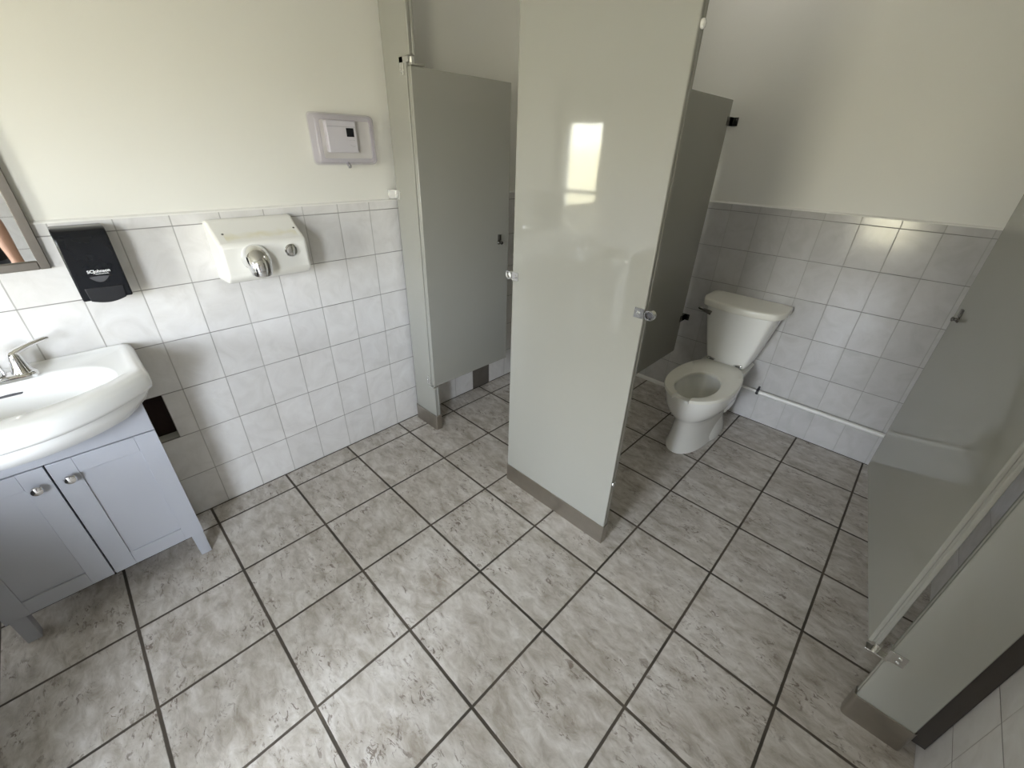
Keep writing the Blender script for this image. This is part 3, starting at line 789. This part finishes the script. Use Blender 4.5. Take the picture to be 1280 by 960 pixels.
for s in (-1, 1):
    h_ = add(B(s * .09, -.01, .86), .085, pel); k = add(B(s * .10, .01, .47), .055, h_); ca = add(B(s * .10, -.01, .33), .052, k); an = add(B(s * .10, -.02, .09), .036, ca); add(B(s * .11, .09, .04), .032, an); add(B(s * .11, .16, .03), .025, len(V) - 1)
def hand(wrist, d, n, th, frm, curl, sgn):
    """palm along d, palm normal n, thumb side th"""
    d, n, th = Vector(d).normalized(), Vector(n).normalized(), Vector(th).normalized(); w0 = Vector(wrist)
    pa = add(w0 + d * .045, (.026, .02), frm)
    for i, (o_, L_) in enumerate(((.028, .068), (.009, .075), (-.010, .070), (-.028, .054))):
        k = add(w0 + d * .085 + th * o_, .0095, pa); p = w0 + d * .085 + th * o_; dd = d.copy(); f_ = k
        for j, fr in enumerate((.45, .32, .23)):
            dd = (Matrix.Rotation(curl * sgn, 3, th) @ dd).normalized(); p = p + dd * L_ * fr; f_ = add(p, .0085 - .0008 * j, f_)
    t1 = add(w0 + d * .03 + th * .034, .0105, pa); t2 = add(w0 + d * .058 + th * .05 + n * .008, .0095, t1); add(w0 + d * .083 + th * .052 + n * .02, .0085, t2)
# left arm hangs, slightly bent
sh = add(B(-.165, 0, 1.375), .055, nb); el = add(Vector((1.835, -.305, 1.10)), .040, sh); e2 = add(Vector((1.825, -.300, 1.03)), .042, el); wr_ = add(Vector((1.790, -.285, .85)), .026, e2)
dl = Vector((1.790, -.285, .85)) - Vector((1.825, -.300, 1.03)); hand((1.790, -.285, .85), dl, rd, fd, wr_, .25, -1)
# right arm raised, holding the phone from its right-hand end
ph_c = CAM - FW * .016 + RT * .045 - UP * .012
gr = ph_c + RT * .088 - FW * .006
sh = add(B(.165, 0, 1.375), .055, nb); el = add(Vector((2.28, -.12, 1.17)), .040, sh); wv = gr + RT * .02 - UP * .085 - FW * .02; wr_ = add(wv, .027, add(el and (Vector((2.28, -.12, 1.17)) * .6 + wv * .4), .041, el))
hand(wv, UP * .9 + RT * .15, FW, -RT, wr_, .35, -1)
me = bpy.data.meshes.new('body'); me.from_pydata(V, E_, []); o = bpy.data.objects.new('body', me); COL.objects.link(o); o.parent = pe; WL[o.name] = pc
me.materials.append(M_skin); limb(o, Rr)
def ringB(r0, f0, z, a, b_, n=28): return [B(r0 + a * math.cos(2 * PI * k / n), f0 + b_ * math.sin(2 * PI * k / n), z) for k in range(n)]
bm = BM(); loft(bm, [ringB(0, 0, .84, .175, .135), ringB(0, 0, .98, .172, .13), ringB(0, 0, 1.10, .165, .125), ringB(0, 0, 1.27, .185, .135), ringB(0, -.005, 1.36, .19, .115), ringB(0, -.01, 1.42, .13, .085), ringB(0, -.005, 1.455, .072, .068)], False, False)
sl = (Vector(B(-.13, 0, 1.385)), Vector(B(-.165, 0, 1.36)), Vector((1.845, -.320, 1.22))); tube(bm, [sl[0], sl[1], sl[2]], [.07, .068, .062], 18, False)
sr = (Vector(B(.13, 0, 1.385)), Vector(B(.165, 0, 1.36)), Vector(B(.165, 0, 1.36)).lerp(Vector((2.28, -.12, 1.17)), .55)); tube(bm, sr, [.07, .068, .062], 18, False)
obj('t_shirt', bm, M_shirt, pe, smooth=60)
bm = BM(); loft(bm, [ringB(0, -.01, .99, .165, .125), ringB(0, -.01, .88, .178, .135), ringB(0, -.01, .80, .18, .13)], False, True)
for s in (-1, 1): tube(bm, [B(s * .085, -.01, .86), B(s * .095, 0, .66), B(s * .10, .005, .44)], [.098, .088, .08], 20, False)
obj('shorts', bm, M_short, pe, smooth=60)
for s in (-1, 1):
    bm = BM(); loft(bm, [ringB(s * .108, .06, .001, .048, .135), ringB(s * .108, .06, .03, .05, .137), ringB(s * .106, .04, .07, .044, .11), ringB(s * .10, -.02, .11, .045, .05)]); obj('shoe', bm, M_sole, pe, smooth=60)
bm = BM(); loft(bm, [ringB(0, -.005, 1.58, .088, .085), ringB(0, .0, 1.64, .092, .10), ringB(0, .015, 1.70, .082, .098), ringB(0, .02, 1.74, .055, .066), ringB(0, .02, 1.755, .012, .014)], False); obj('hair', bm, M_hair, pe, smooth=70)
pn = thing('phone', 'dark phone held up by the person reflected in the mirror', 'phone', tuple(ph_c))
MP = Matrix((RT, UP, FW)).transposed().to_4x4(); MP.translation = ph_c
bm = BM(); prism(bm, rrect(.162, .075, .012, 5), 'z', -.004, .004, MP); obj('case', bm, M_black, pn, bevel=.001)
bm = BM(); prism(bm, rrect(.154, .068, .010, 5), 'z', -.0048, -.0041, MP); obj('screen', bm, M_lcd, pn)
bm = BM(); prism(bm, rrect(.03, .03, .008, 5, -.045, .012), 'z', .0041, .006, MP); obj('camera_lens', bm, M_lensgrey, pn)

# ------------------------------------------------------------------ light: daylight through the two windows
w = bpy.data.worlds.new('daylight'); bpy.context.scene.world = w; w.use_nodes = True; nt = w.node_tree
bg = nt.nodes['Background']
tc = N(nt, 'ShaderNodeTexCoord'); sp = N(nt, 'ShaderNodeSeparateXYZ'); nt.links.new(tc.outputs['Generated'], sp.inputs[0])
col = ramp(nt, math_n(nt, 'MULTIPLY_ADD', sp.outputs['Z'], .5, .5), [(.0, (.12, .11, .09)), (.44, (.28, .26, .19)), (.495, (.40, .37, .27)), (.515, (.52, .50, .43)), (.57, (.82, .88, 1.0)), (1.0, (.80, .87, 1.0))])
nt.links.new(col, bg.inputs[0]); bg.inputs[1].default_value = 44.0
# unseen ceiling light, added to brighten the stalls and toilet lid
cl_ = thing('ceiling_fill_light', 'flat white unseen ceiling light added to brighten the stalls', 'ceiling light', (1.0, 2.3, ZC))
bm = BM(); box(bm, .78, 1.22, 2.06, 2.50, ZC - .05, ZC - .001); obj('housing', bm, M_vinyl, cl_, bevel=.004)
m, nt, b = new_mat('lit_diffuser'); em = mixc(nt, noise(nt, N(nt, 'ShaderNodeNewGeometry').outputs['Position'], 2), (1, .96, .90), (1, .97, .91)); nt.links.new(em, b.inputs['Emission Color']); b.inputs['Emission Strength'].default_value = 2.0
bm = BM(); box(bm, .80, 1.20, 2.08, 2.48, ZC - .058, ZC - .0505); obj('diffuser', bm, m, cl_)
def portal(name, loc, rot, sx, sy):
    l = bpy.data.lights.new(name, 'AREA'); l.shape = 'RECTANGLE'; l.size = sx; l.size_y = sy; l.cycles.is_portal = True
    o = bpy.data.objects.new(name, l); COL.objects.link(o); o.location = loc; o.rotation_euler = rot
portal('side_window_daylight', (XR + .115, (W1[0] + W1[1]) / 2, (W1[2] + W1[3]) / 2), (0, PI / 2, 0), W1[3] - W1[2], W1[1] - W1[0])
portal('front_window_daylight', ((W2[0] + W2[1]) / 2, YF - .115, (W2[2] + W2[3]) / 2), (PI / 2, 0, 0), W2[1] - W2[0], W2[3] - W2[2])

# ------------------------------------------------------------------ camera
cam = bpy.data.cameras.new('camera'); co = bpy.data.objects.new('camera', cam); COL.objects.link(co)
Rw = ((0.71588915, 0.69772957, 0.0260032), (0.35953801, -0.33645871, -0.87036082), (-0.59852748, 0.63243101, -0.49172744))
Mx = Matrix.Identity(4)
for r in range(3):
    Mx[r][0] = Rw[0][r]; Mx[r][1] = -Rw[1][r]; Mx[r][2] = -Rw[2][r]
Mx.translation = (1.94977812, -0.05580774, 1.48836462)
co.matrix_world = Mx
cam.sensor_width = 36; cam.lens = 36 * 521.2244857 / 1280; cam.clip_start = .01
sc = bpy.context.scene; sc.camera = co
vs = sc.view_settings; vs.view_transform = 'Standard'; vs.look = 'None'; vs.gamma = 1; vs.use_curve_mapping = False; vs.exposure = 0.58
sc.cycles.max_bounces = 12; sc.cycles.diffuse_bounces = 8; sc.cycles.glossy_bounces = 6; sc.cycles.transparent_max_bounces = 12
